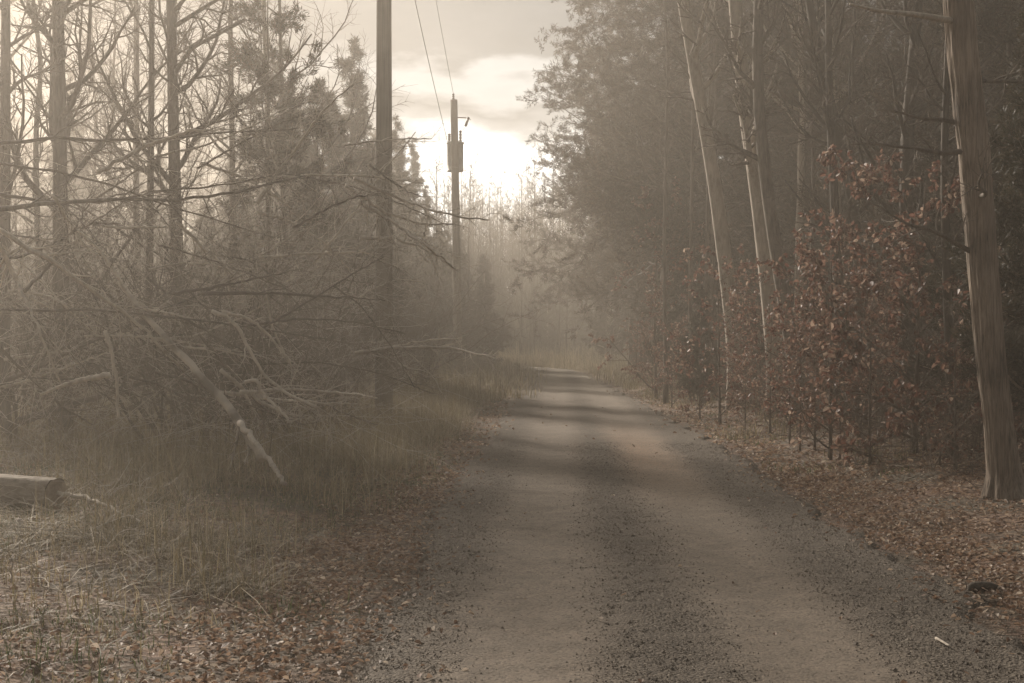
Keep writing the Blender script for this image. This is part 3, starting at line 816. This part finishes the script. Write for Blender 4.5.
back(50, CEDAR, 'cedar_tree', -60, 440, 62, 120, 'dark evergreen in the hazy wood on the left', 'dark evergreens in the left hand wood', 1.0, 1.35, 3.5)
back(24, PINE[:3], 'pine_tree', -100, 330, 80, 130, 'hazy pine far back in the left hand wood', 'pines in the left hand wood', 0.75, 0.95, 9)
back(34, FARB, 'bare_tree', 400, 512, 80, 108, 'slim bare tree beyond the poles on the left', 'slim bare trees beyond the poles', 0.55, 0.78, 2.2)
back(18, PINE[:3], 'pine_tree', 230, 425, 58, 105, 'hazy pine far back in the left hand wood', 'pines in the left hand wood', 0.6, 0.75, 6)
back(14, CEDAR, 'cedar_tree', 405, 505, 74, 106, 'dark evergreen in the hazy wood on the left', 'dark evergreens in the left hand wood', 0.7, 0.95, 2.2)
back(45, CEDAR, 'cedar_tree', 610, 1080, 45, 110, 'dark cedar filling the shade under the right hand pines', 'dark cedars under the right hand pines', 0.85, 1.2, 2.8)
back(32, PINE, 'pine_tree', 640, 1080, 36, 110, 'dark pine standing back in the right hand wood', 'dark pines in the right hand wood', 0.8, 1.05, 4.5)
back(26, CEDAR, 'cedar_tree', 400, 700, 104, 150, 'low dark evergreen in the far wood that closes the road', 'evergreens in the far wood', 0.75, 1.1, 1.0)
back(60, SLIM + BARE, 'bare_tree', 390, 700, 100, 135, 'slim bare tree in the far wood that closes the road', 'slim bare trees closing the far end of the road', 0.7, 0.95, 1.0)

back(22, CEDAR, 'cedar_tree', 450, 640, 113, 140, 'low dark evergreen in the far wood that closes the road', 'evergreens in the far wood', 0.6, 1.0, 0.8)
back(10, PINE, 'pine_tree', 440, 660, 122, 150, 'hazy pine in the far wood that closes the road', 'pines in the far wood', 0.5, 0.68, 0.8)
back(95, FARB, 'bare_tree', 420, 660, 109, 150, 'slim bare tree in the far wood that closes the road', 'slim bare trees closing the far end of the road', 0.75, 1.0, 0.8)

back(45, FARB, 'bare_tree', 455, 640, 88, 108, 'slim bare tree in the far wood that closes the road', 'slim bare trees closing the far end of the road', 0.6, 0.9, 0.6)
back(9, CEDAR, 'cedar_tree', 500, 625, 94, 112, 'low dark evergreen in the far wood that closes the road', 'evergreens in the far wood', 0.4, 0.8, 0.8)

# far wall of bare trees closing the road
pts = [(r2.uniform(395, 700), r2.uniform(98, 130)) for _ in range(40)]
pts = [p for p in pts if not (redge(p[1])[0] - 1.0 < W(*p) < redge(p[1])[1] + 1.0)]
row(FARB, 'bare_tree', pts, 'slim bare tree in the far wood that closes the road', 'tree', 'slim bare trees closing the far end of the road', 0.8, 1.15)
row(CEDAR, 'cedar_tree', [(455, 118), (560, 125), (590, 112), (630, 115), (520, 140)], 'low dark evergreen in the far wood that closes the road', 'tree', 'evergreens in the far wood', 0.5, 0.8)

# shrubs
def shrubs(n, fn, label, group, s0, s1):
    c = 0
    while c < n:
        x, y = fn()
        l, r = redge(y)
        s = rng.uniform(s0, s1)
        if l - 0.9 - 1.1 * s < x < r + 0.9 + 1.1 * s: continue
        o = link('bare_shrub', SHRUB[rng.integers(5)], None, (x, y, float(surf(np.array(x), np.array(y))) - 0.03))
        o.rotation_euler = (0, 0, rng.uniform(0, 6.28)); o.scale = (s, s, s)
        tag(o, label, 'shrub', group); c += 1



shrubs(115, lambda: ((lambda Y: (W(r2.uniform(-60, 430), Y), Y))(r2.uniform(18, 70))), 'bare twiggy shrub in the tangled undergrowth on the left', 'bare shrubs in the left undergrowth', 0.8, 1.8)
shrubs(50, lambda: ((lambda Y: (W(r2.uniform(620, 1080), Y), Y))(r2.uniform(18, 70))), 'bare twiggy shrub in the shaded undergrowth on the right', 'bare shrubs in the right undergrowth', 0.5, 1.1)
shrubs(45, lambda: ((lambda Y: (redge(Y)[0] - r2.uniform(1.0, 4.0), Y))(r2.uniform(50, 98))), 'low bare shrub on the left verge beyond the poles', 'low shrubs beyond the poles', 0.2, 0.65)
shrubs(20, lambda: ((lambda Y: (redge(Y)[1] + r2.uniform(1.0, 4.0), Y))(r2.uniform(55, 98))), 'low bare shrub on the right verge near the far bend', 'low shrubs on the far right verge', 0.2, 0.65)
shrubs(62, lambda: ((lambda Y: (r2.uniform(-6, 9), Y))(r2.uniform(86, 108))), 'bare shrub at the far bend of the road', 'bare shrubs at the far bend', 0.35, 1.2)

# ------------------------------------------------------------------ fallen wood on the left
def stick(kind, label, pts, r0, r1, mat, group=None, twigs=0, seed=0, cat='branch', sides=8, tl=0.25):
    rg = np.random.default_rng(900 + seed)
    if mat is M_DEAD: r0, r1 = r0 * 1.3, r1 * 1.3
    p = img_path(pts, 22)
    p[1:-1] += rg.normal(0, r0 * 0.35, (20, 3))
    b = p[0].copy(); G = Geo(); R = np.linspace(r0, r1, 22) * (1 + rg.normal(0, 0.05, 22))
    tubes(G, (p - b)[None], R[None], sides)
    if twigs:
        P1, R1 = children((p - b)[None], R[None], twigs, 0.1, 1, tl, 0.8, 0.0, 7, 0.16, 0.45, 0.3, 0.4, rg); tubes(G, P1, R1, 4, False)
        P2, R2 = children(P1, R1, 4, 0.2, 1, 0.45, 0.8, 0.0, 5, 0.18, 0.6, 0.4, 0.3, rg); tubes(G, P2, R2, 3, False)
    o = link(kind, G.mesh(kind, mat), None, tuple(b)); tag(o, label, cat, group); return o


D = 'dead_branch'
stick(D, 'long dark bare branch lying almost level high across the left trunks', [(-30, 146, 15), (60, 138, 15.2), (120, 141, 15.5), (190, 135, 16), (300, 128, 17)], 0.022, 0.008, M_TWIG, None, 14, 1)
stick(D, 'thick grey bare branch sagging level across the left, below the highest one', [(-30, 212, 13.5), (60, 202, 13.7), (110, 199, 14), (170, 201, 14.2), (230, 193, 14.6), (305, 176, 15.2)], 0.026, 0.010, M_BARK, None, 16, 2)
stick(D, 'thin bare branch sloping gently down to the right across the level ones', [(-20, 160, 14), (60, 172, 14.2), (110, 185, 14.4), (160, 203, 14.6), (215, 220, 14.9), (275, 238, 15.2)], 0.015, 0.006, M_TWIG, None, 12, 3)
stick(D, 'pale branch descending steeply from the left edge toward the broken trunk', [(-10, 222, 12.5), (30, 250, 12.6), (60, 265, 12.7), (100, 295, 12.9), (140, 324, 13.1), (185, 372, 13.3)], 0.020, 0.008, M_DEAD, None, 10, 4)
stick(D, 'short pale branch meeting the upper end of the broken trunk', [(78, 230, 13.2), (100, 250, 13.2), (112, 268, 13.2), (126, 290, 13.2)], 0.010, 0.014, M_DEAD, None, 3, 5)
stick(D, 'thin level branch crossing just above the broken fallen trunk', [(-20, 310, 13), (110, 310, 13.2), (180, 318, 13.5), (290, 333, 14), (360, 345, 15)], 0.014, 0.006, M_BARK, None, 12, 6)
stick(D, 'bent bleached branch bowing over right of the broken trunk', [(212, 311, 12.5), (235, 320, 12.5), (250, 350, 12.5), (265, 378, 12.5), (290, 395, 12.4), (318, 408, 12.3)], 0.014, 0.009, M_DEAD, None, 5, 7)
stick(D, 'bleached branch arching beside the bent one', [(222, 312, 13), (243, 316, 13), (262, 327, 13), (283, 352, 13), (294, 368, 13)], 0.012, 0.006, M_DEAD, None, 5, 8)
stick(D, 'upright forked twig left of the near utility pole', [(266, 288, 14), (270, 320, 14), (280, 345, 14), (288, 362, 14)], 0.008, 0.008, M_DEAD, None, 2, 9)
stick(D, 'bleached zigzag stick low in front of the near pole', [(245, 382, 11.5), (258, 380, 11.5), (262, 395, 11.5), (272, 402, 11.4), (292, 423, 11.3)], 0.012, 0.008, M_DEAD, None, 4, 10)
stick(D, 'upright broken stick in the brush left of the fallen trunk', [(105, 331, 13), (111, 350, 13), (117, 380, 13), (118, 418, 13)], 0.014, 0.010, M_DEAD, None, 2, 11)
stick(D, 'thick pale stick lying in the brush above the cut log', [(40, 395, 12.5), (60, 386, 12.5), (80, 380, 12.5), (110, 375, 12.5)], 0.010, 0.022, M_DEAD, None, 0, 12)
stick(D, 'pale stick trailing from the sawn end of the log', [(58, 493, 12.0), (85, 497, 11.8), (112, 508, 11.3), (148, 526, 10.8)], 0.016, 0.008, M_DEAD, None, 3, 13)
stick(D, 'dark stick slanting through the grass under the cut log', [(18, 520, 10.8), (40, 538, 10.5), (60, 556, 10.2), (84, 580, 9.7)], 0.020, 0.012, M_BARK, None, 3, 14)
stick(D, 'grey branch stretching to the near utility pole', [(230, 262, 18), (300, 254, 19), (350, 252, 20), (378, 254, 21)], 0.018, 0.008, M_DEAD, None, 12, 15)
stick(D, 'pale end of a snapped pole jutting from the brush', [(240, 423, 12.2), (250, 436, 12.0), (265, 456, 11.8), (286, 484, 11.4)], 0.022, 0.012, M_DEAD, None, 0, 16)
# broken fallen trunk, bark gone in places
m, nt, out = newmat('patchy_peeling_bark')
v = mapping(nt, (1, 1, 1)); n1 = noise(nt, v, 2.6, 3, 0.5); n2 = noise(nt, v, 30, 5)
rA = ramp(nt, [(0.42, (0.17, 0.145, 0.115)), (0.56, (0.50, 0.44, 0.36))]); nt.links.new(n1.outputs[0], rA.inputs[0])
b = nd(nt, 'ShaderNodeBsdfPrincipled', Roughness=0.85); nt.links.new(rA.outputs[0], b.inputs['Base Color'])
bp = nd(nt, 'ShaderNodeBump', Strength=0.5, Distance=0.01); nt.links.new(n2.outputs[0], bp.inputs['Height']); nt.links.new(bp.outputs[0], b.inputs['Normal']); nt.links.new(b.outputs[0], out.inputs[0])
M_PEEL = m
stick('fallen_tree', 'long broken fallen trunk with peeling pale patches slanting down to the right', [(118, 282, 13.6), (150, 320, 13.4), (175, 350, 13.2), (200, 375, 13.0), (228, 407, 12.8), (244, 430, 12.6), (262, 458, 12.3)], 0.024, 0.045, M_PEEL, None, 6, 20, 'tree', 12, 0.2)

# generic tangle branches
for k in range(76):
    rg = np.random.default_rng(1200 + k)
    px = rg.uniform(-30, 370); py = rg.uniform(140, 400); Y = rg.uniform(12.8, 20)
    a = rg.normal(0.25, 0.5); L = rg.uniform(60, 190)
    dx, dy = math.cos(a) * L, math.sin(a) * L
    if py + dy > 425: dy = 425 - py
    sag = rg.uniform(-14, 14)
    stick(D, 'thin grey dead branch lost in the tangle of fallen wood on the left', [(px, py, Y), (px + dx * 0.35, py + dy * 0.3 + sag, Y + 0.3), (px + dx * 0.7, py + dy * 0.68 + sag, Y + rg.uniform(-0.5, 0.8)), (px + dx, py + dy, Y + rg.uniform(-0.8, 1.2))],
          rg.uniform(0.009, 0.021), 0.005, [M_DEAD, M_TWIG, M_DEAD, M_BARK][k % 4], 'dead branches tangled on the left', 11, 100 + k, tl=0.32)

# toppled bare crowns lying in the tangle
FALL = bare_meshes('fallen_crown', 8.5, 0.09, (0.02, 0), 811, M_BARK, 0.25, 18, 8, 6, sp=0.36, ang=0.8, upb=0.0)
for x, y, z, ry_, rz, sc_, lab in [(W(20, 19), 19, 0.5, 1.25, 0.15, 0.55, 'toppled bare sapling lying behind the broken trunk with twigs toward the near pole'), (W(-50, 17), 17, 0.8, 1.15, -0.1, 0.5, 'toppled bare sapling leaning in from the left edge'),
                                  (W(90, 22), 22, 0.4, 1.35, 0.25, 0.6, 'toppled bare sapling low in the brush left of the near pole'), (W(120, 27), 27, 0.6, 1.1, 0.0, 0.65, 'toppled bare sapling leaning right behind the hazy left trunks')]:
    t = thing('fallen_tree', lab, 'tree', (x, y, z), s=sc_); t.rotation_euler = (0, ry_, rz)
    link('trunk', FALL[0], t); link('crown', FALL[1], t)

# cut log
b = P3(56, 499, 12.0); L = 2.4; n = 26
d = norm(np.array([-1.0, 0.42, 0.02])); P = np.array([[0, 0, 0]]) + d * np.linspace(0, L, n)[:, None]
rg = np.random.default_rng(3)


def lf(a, n):
    return (1 + 0.04 * np.sin(5 * a + 1) + 0.03 * np.sin(11 * a + np.linspace(0, 3, n)[:, None]) + rg.normal(0, 0.012, (n, len(a))))[None]


t = thing('cut_log', 'thick grey sawn log lying in the grass at the left edge', 'log', (b[0], b[1], 0.27))
G = Geo(); tubes(G, P[None], np.full((1, n), 0.145), 32, False, lf); link('bark', G.mesh('log_bark', bark('log_bark', (0.13, 0.11, 0.085), (0.40, 0.34, 0.27), 6, 22)), t)
a = np.linspace(0, 2 * PI, 32, endpoint=False)
G = Geo(); sx_ = np.array([0.387, 0.922, 0.0]); V = np.concatenate([[[0.004, -0.002, 0]], 0.138 * np.cos(a)[:, None] * sx_ + 0.138 * np.sin(a)[:, None] * np.array([0, 0, 1.0])]) + np.array([0.003, -0.001, 0]); G.add(V, f3=[(0, 1 + k, 1 + (k + 1) % 32) for k in range(32)])
link('sawn_end', G.mesh('sawn_end', M_WOODEND, False), t)['label'] = 'dull sawn wood face'

# fallen stones / bark chunks right verge
G = Geo()
p = img_path([(968, 596, 8.9), (984, 590, 8.9), (1000, 584, 8.9)], 10); p[:, 2] = surf(p[:, 0], p[:, 1]) + 0.03
tubes(G, (p - p[0])[None], np.array([0.02, 0.035, 0.04, 0.04, 0.038, 0.04, 0.035, 0.03, 0.02, 0.01])[None], 9)
tag(link('wood_chunk', G.mesh('wood_chunk', M_DARK), None, tuple(p[0])), 'short dark chunk of rotten wood on the right verge', 'wood chunk')
for k, (px, py, dx, dy, lab) in enumerate([(936, 640, 14, 4, 'short pale stick lying alone on the gravel at the lower right'), (800, 415, 18, 12, 'grey stick under the brown leaning trunk on the right')]):
    Y = 2240 / (py - 340); p = img_path([(px, py, Y), (px + dx, py + dy, Y - 0.2 * (k == 0))], 8); p[:, 2] = surf(p[:, 0], p[:, 1]) + 0.015 + 0.1 * k
    G = Geo(); tubes(G, (p - p[0])[None], np.linspace(0.008 + 0.012 * k, 0.005, 8)[None], 6)
    tag(link('stick', G.mesh('stick', M_DEAD), None, tuple(p[0])), lab, 'stick')

# ------------------------------------------------------------------ utility poles and wires
def cyl(G, a, b, r0, r1, s=16, n=2):
    P = np.linspace(np.array(a, float), np.array(b, float), n); tubes(G, P[None], np.linspace(r0, r1, n)[None], s)


def ribbed(G, base, top, r, k=4):
    b = np.array(base, float); t = np.array(top, float); n = k * 4 + 1
    P = np.linspace(b, t, n); R = r * (0.65 + 0.35 * (np.arange(n) % 4 >= 2)); tubes(G, P[None], R[None], 12)


x1, y1 = W(384, 26.5), 26.5
t1 = thing('utility_pole', 'tall plain wooden utility pole nearest the camera, rising out of the frame', 'utility pole', (x1, y1, float(surf(np.array(x1), np.array(y1))) - 0.1), 'utility poles')
G = Geo(); cyl(G, (0, 0, 0), (0.0, 0, 12.2), 0.175, 0.125, 28, 20); link('pole', G.mesh('pole', M_POLE), t1)
G = Geo(); cyl(G, (-0.15, -0.09, 0.05), (-0.11, -0.06, 9), 0.010, 0.010, 6, 12); link('ground_wire', G.mesh('ground_wire', M_STEEL), t1)
G = Geo(); ribbed(G, (0.26, 0, 12.1), (0.26, 0, 12.35), 0.05); cyl(G, (0.08, 0, 12.0), (0.27, 0, 12.1), 0.02, 0.02, 8); link('insulator', G.mesh('insulator', M_PORC), t1)
G = Geo(); ribbed(G, (0.17, -0.02, 9.85), (0.17, -0.02, 10.0), 0.04, 2); link('insulator', G.mesh('insulator_low', M_PORC), t1)

x2, y2 = W(457, 50), 50.0
t2 = thing('utility_pole', 'farther wooden utility pole carrying a grey transformer can', 'utility pole', (x2, y2, 0.0), 'utility poles')
zt = 10.25
G = Geo(); cyl(G, (0.06, 0, -0.1), (-0.11, 0, zt), 0.165, 0.125, 24, 16); link('pole', G.mesh('pole_far', M_POLE), t2)
G = Geo(); ribbed(G, (-0.13, 0, zt), (-0.13, 0, zt + 0.22), 0.045, 3); link('insulator', G.mesh('top_insulator', M_PORC), t2)
zb, ze = 7.72, 8.78
tr_ = link('transformer', None, t2) if False else None
G = Geo(); tubes(G, np.array([[(-0.09, 0.36, z) for z in (zb, zb + 0.03, zb + 0.04, ze - 0.06, ze - 0.05, ze - 0.01, ze + 0.05)]], float), np.array([[0.285, 0.30, 0.29, 0.29, 0.325, 0.325, 0.13]]), 28)
tk = link('transformer', G.mesh('transformer', M_TANK), t2)
for bx_, by_, h in ((-0.30, 0.30, 0.30), (0.10, 0.34, 0.42)):
    G = Geo(); ribbed(G, (bx_, by_, ze - 0.02), (bx_, by_, ze + h), 0.055, 4); link('bushing', G.mesh('bushing', M_PORC), tk)
G = Geo()
for z in (zb + 0.2, ze - 0.25): cyl(G, (-0.06, 0.08, z), (-0.02, 0.2, z), 0.06, 0.06, 8)
link('bracket', G.mesh('bracket', M_STEEL), tk)
G = Geo(); cyl(G, (0.0, 0, 9.62), (0.34, 0, 9.60), 0.022, 0.022, 8); cyl(G, (0.30, 0, 9.30), (0.42, 0, 9.62), 0.045, 0.045, 10, 3); cyl(G, (0.42, 0, 9.62), (0.48, 0, 9.52), 0.015, 0.015, 6)
link('fuse_cutout', G.mesh('fuse_cutout', M_PORC), t2)
G = Geo(); P = np.array([[0.40, 0, 9.55], [0.36, 0.1, 9.35], [0.24, 0.3, 9.28], [0.17, 0.34, 9.2]]); tubes(G, P[None], np.full((1, 4), 0.008), 5); link('jumper_wire', G.mesh('jumper_wire', M_WIRE), t2)
G = Geo()
for k in range(3): cyl(G, (-0.13 + 0.004 * k, -0.14, 5.5 - 1.4 * k), (0.08, -0.14, 5.5 - 1.4 * k), 0.012, 0.012, 6)
link('band', G.mesh('band', M_STEEL), t2)


def wire(name, a, b, sag, r, label):
    t = np.linspace(0, 1, 40)[:, None]; a = np.array(a, float); b = np.array(b, float)
    P = a + (b - a) * t; P[:, 2] -= (sag * 4 * t * (1 - t))[:, 0]
    G = Geo(); tubes(G, (P - a)[None], np.full((1, 40), r), 6); tag(link(name, G.mesh(name, M_WIRE), None, tuple(a)), label, 'wire', 'overhead wires between the utility poles')


wire('overhead_wire', (x2 - 0.13, y2, zt + 0.22), (x1 + 0.26, y1, 12.38 - 0.1), 0.12, 0.008, 'right hand overhead wire running to the top of the far pole')
wire('overhead_wire', (x2 - 0.2, y2, 8.2), (x1 + 0.19, y1, 9.95), 0.15, 0.009, 'left hand overhead wire dropping to the transformer')

# ------------------------------------------------------------------ haze
bpy.context.view_layer.update()
BOXTOP = max((o.matrix_world @ Vector(c)).z for o in COL.objects if o.type == 'MESH' for c in o.bound_box) + 0.3
print('BOXTOP', BOXTOP)
V = np.array([[x, y, z] for x in (-150, 150) for y in (-45, 260) for z in (-1.2, BOXTOP)], float)
G = Geo().add(V, f4=[(0, 1, 3, 2), (4, 6, 7, 5), (0, 4, 5, 1), (2, 3, 7, 6), (0, 2, 6, 4), (1, 5, 7, 3)])
m, nt, out = newmat('glare_haze'); pv = nt.nodes.new('ShaderNodeVolumePrincipled')
pv.inputs['Color'].default_value = (0.95, 0.88, 0.775, 1); pv.inputs['Density'].default_value = 0.0045; pv.inputs['Anisotropy'].default_value = 0.68  # even scattering volume, added to imitate the veil of lens glare
nt.links.new(pv.outputs[0], out.inputs['Volume'])
hz = link('glare_haze', G.mesh('glare_haze', m, False)); tag(hz, 'warm veil of air added over the whole lane to stand in for lens glare', kind='stuff')

# ------------------------------------------------------------------ light
AZ = math.radians(-32); EL = math.radians(27)      # azimuth from +Y (road direction), negative = left
sd = Vector((math.sin(AZ) * math.cos(EL), math.cos(AZ) * math.cos(EL), math.sin(EL)))
sun = bpy.data.lights.new('sun', 'SUN'); sun.energy = 5.0; sun.angle = math.radians(7); sun.color = (1.0, 0.89, 0.77)
so = bpy.data.objects.new('sun', sun); COL.objects.link(so); so.rotation_euler = sd.to_track_quat('Z', 'Y').to_euler()

wld = bpy.data.worlds.new('World'); scene.world = wld; wld.use_nodes = True
nt = wld.node_tree; nt.nodes.clear(); out = nt.nodes.new('ShaderNodeOutputWorld'); bg = nt.nodes.new('ShaderNodeBackground')
sky = nt.nodes.new('ShaderNodeTexSky'); sky.sky_type = 'NISHITA'; sky.sun_disc = False; sky.sun_elevation = EL; sky.sun_rotation = AZ; sky.dust_density = 3
tc = nt.nodes.new('ShaderNodeTexCoord'); sp = nt.nodes.new('ShaderNodeSeparateXYZ'); nt.links.new(tc.outputs['Generated'], sp.inputs[0])
mp = nt.nodes.new('ShaderNodeMapping'); mp.inputs['Scale'].default_value = (3, 3, 9); nt.links.new(tc.outputs['Generated'], mp.inputs[0])
n1 = noise(nt, mp.outputs[0], 1.6, 6, 0.55); n2 = noise(nt, mp.outputs[0], 4.0, 5, 0.5)
el = math_(nt, 'ADD', sp.outputs[2], math_(nt, 'MULTIPLY_ADD', n2.outputs[0], 0.10, -0.05))
low = ramp(nt, [(0.0, (1, 1, 1)), (0.132, (1, 1, 1)), (0.152, (0.25, 0.25, 0.25)), (0.168, (0.10, 0.10, 0.10)), (0.182, (0.35, 0.35, 0.35)), (0.196, (0.3, 0.3, 0.3)), (0.208, (0.05, 0.05, 0.05)), (0.26, (0.0, 0.0, 0.0)), (0.5, (0.15, 0.15, 0.15)), (1, (0.1, 0.1, 0.1))])
nt.links.new(el, low.inputs[0])
# the break in the clouds sits ahead, it fades to either side
az = math_(nt, 'ABSOLUTE', math_(nt, 'ADD', sp.outputs[0], 0.03))
azf = math_(nt, 'SUBTRACT', 1.0, math_(nt, 'DIVIDE', math_(nt, 'SUBTRACT', math_(nt, 'ADD', az, math_(nt, 'MULTIPLY_ADD', n1.outputs[0], 0.1, -0.05)), 0.07), 0.12, clamp=True))
front = math_(nt, 'GREATER_THAN', sp.outputs[1], 0.0)
glow = math_(nt, 'MULTIPLY', math_(nt, 'MULTIPLY', low.outputs[0], azf), front)
cl = ramp(nt, [(0.3, (0.8, 0.8, 0.79)), (0.7, (2.2, 2.14, 2.04))]); nt.links.new(n1.outputs[0], cl.inputs[0])
c1 = mixc(nt, 0.93, sky.outputs[0], cl.outputs[0])
c2 = mixc(nt, glow, c1, (14, 13.8, 13.3))
nt.links.new(c2, bg.inputs[0]); bg.inputs[1].default_value = 0.1; nt.links.new(bg.outputs[0], out.inputs[0])

# ------------------------------------------------------------------ camera
cam = bpy.data.cameras.new('camera'); co = bpy.data.objects.new('camera', cam); COL.objects.link(co)
co.location = (0, 0, CAMZ); co.rotation_euler = (PI / 2, 0, YAW); cam.sensor_width = 36; cam.lens = F / 1024 * 36; cam.clip_start = 0.05; cam.clip_end = 1000
scene.camera = co
vs = scene.view_settings; vs.view_transform = 'Standard'; vs.look = 'None'; vs.gamma = 1; vs.use_curve_mapping = False; vs.exposure = 0.38
cy = scene.cycles
cy.use_denoising = True
cy.denoising_input_passes = 'RGB_ALBEDO_NORMAL'; cy.denoising_prefilter = 'ACCURATE'
cy.sample_clamp_direct = 12; cy.sample_clamp_indirect = 4
cy.max_bounces = 5; cy.diffuse_bounces = 2; cy.glossy_bounces = 2; cy.transmission_bounces = 2; cy.volume_bounces = 1; cy.transparent_max_bounces = 8
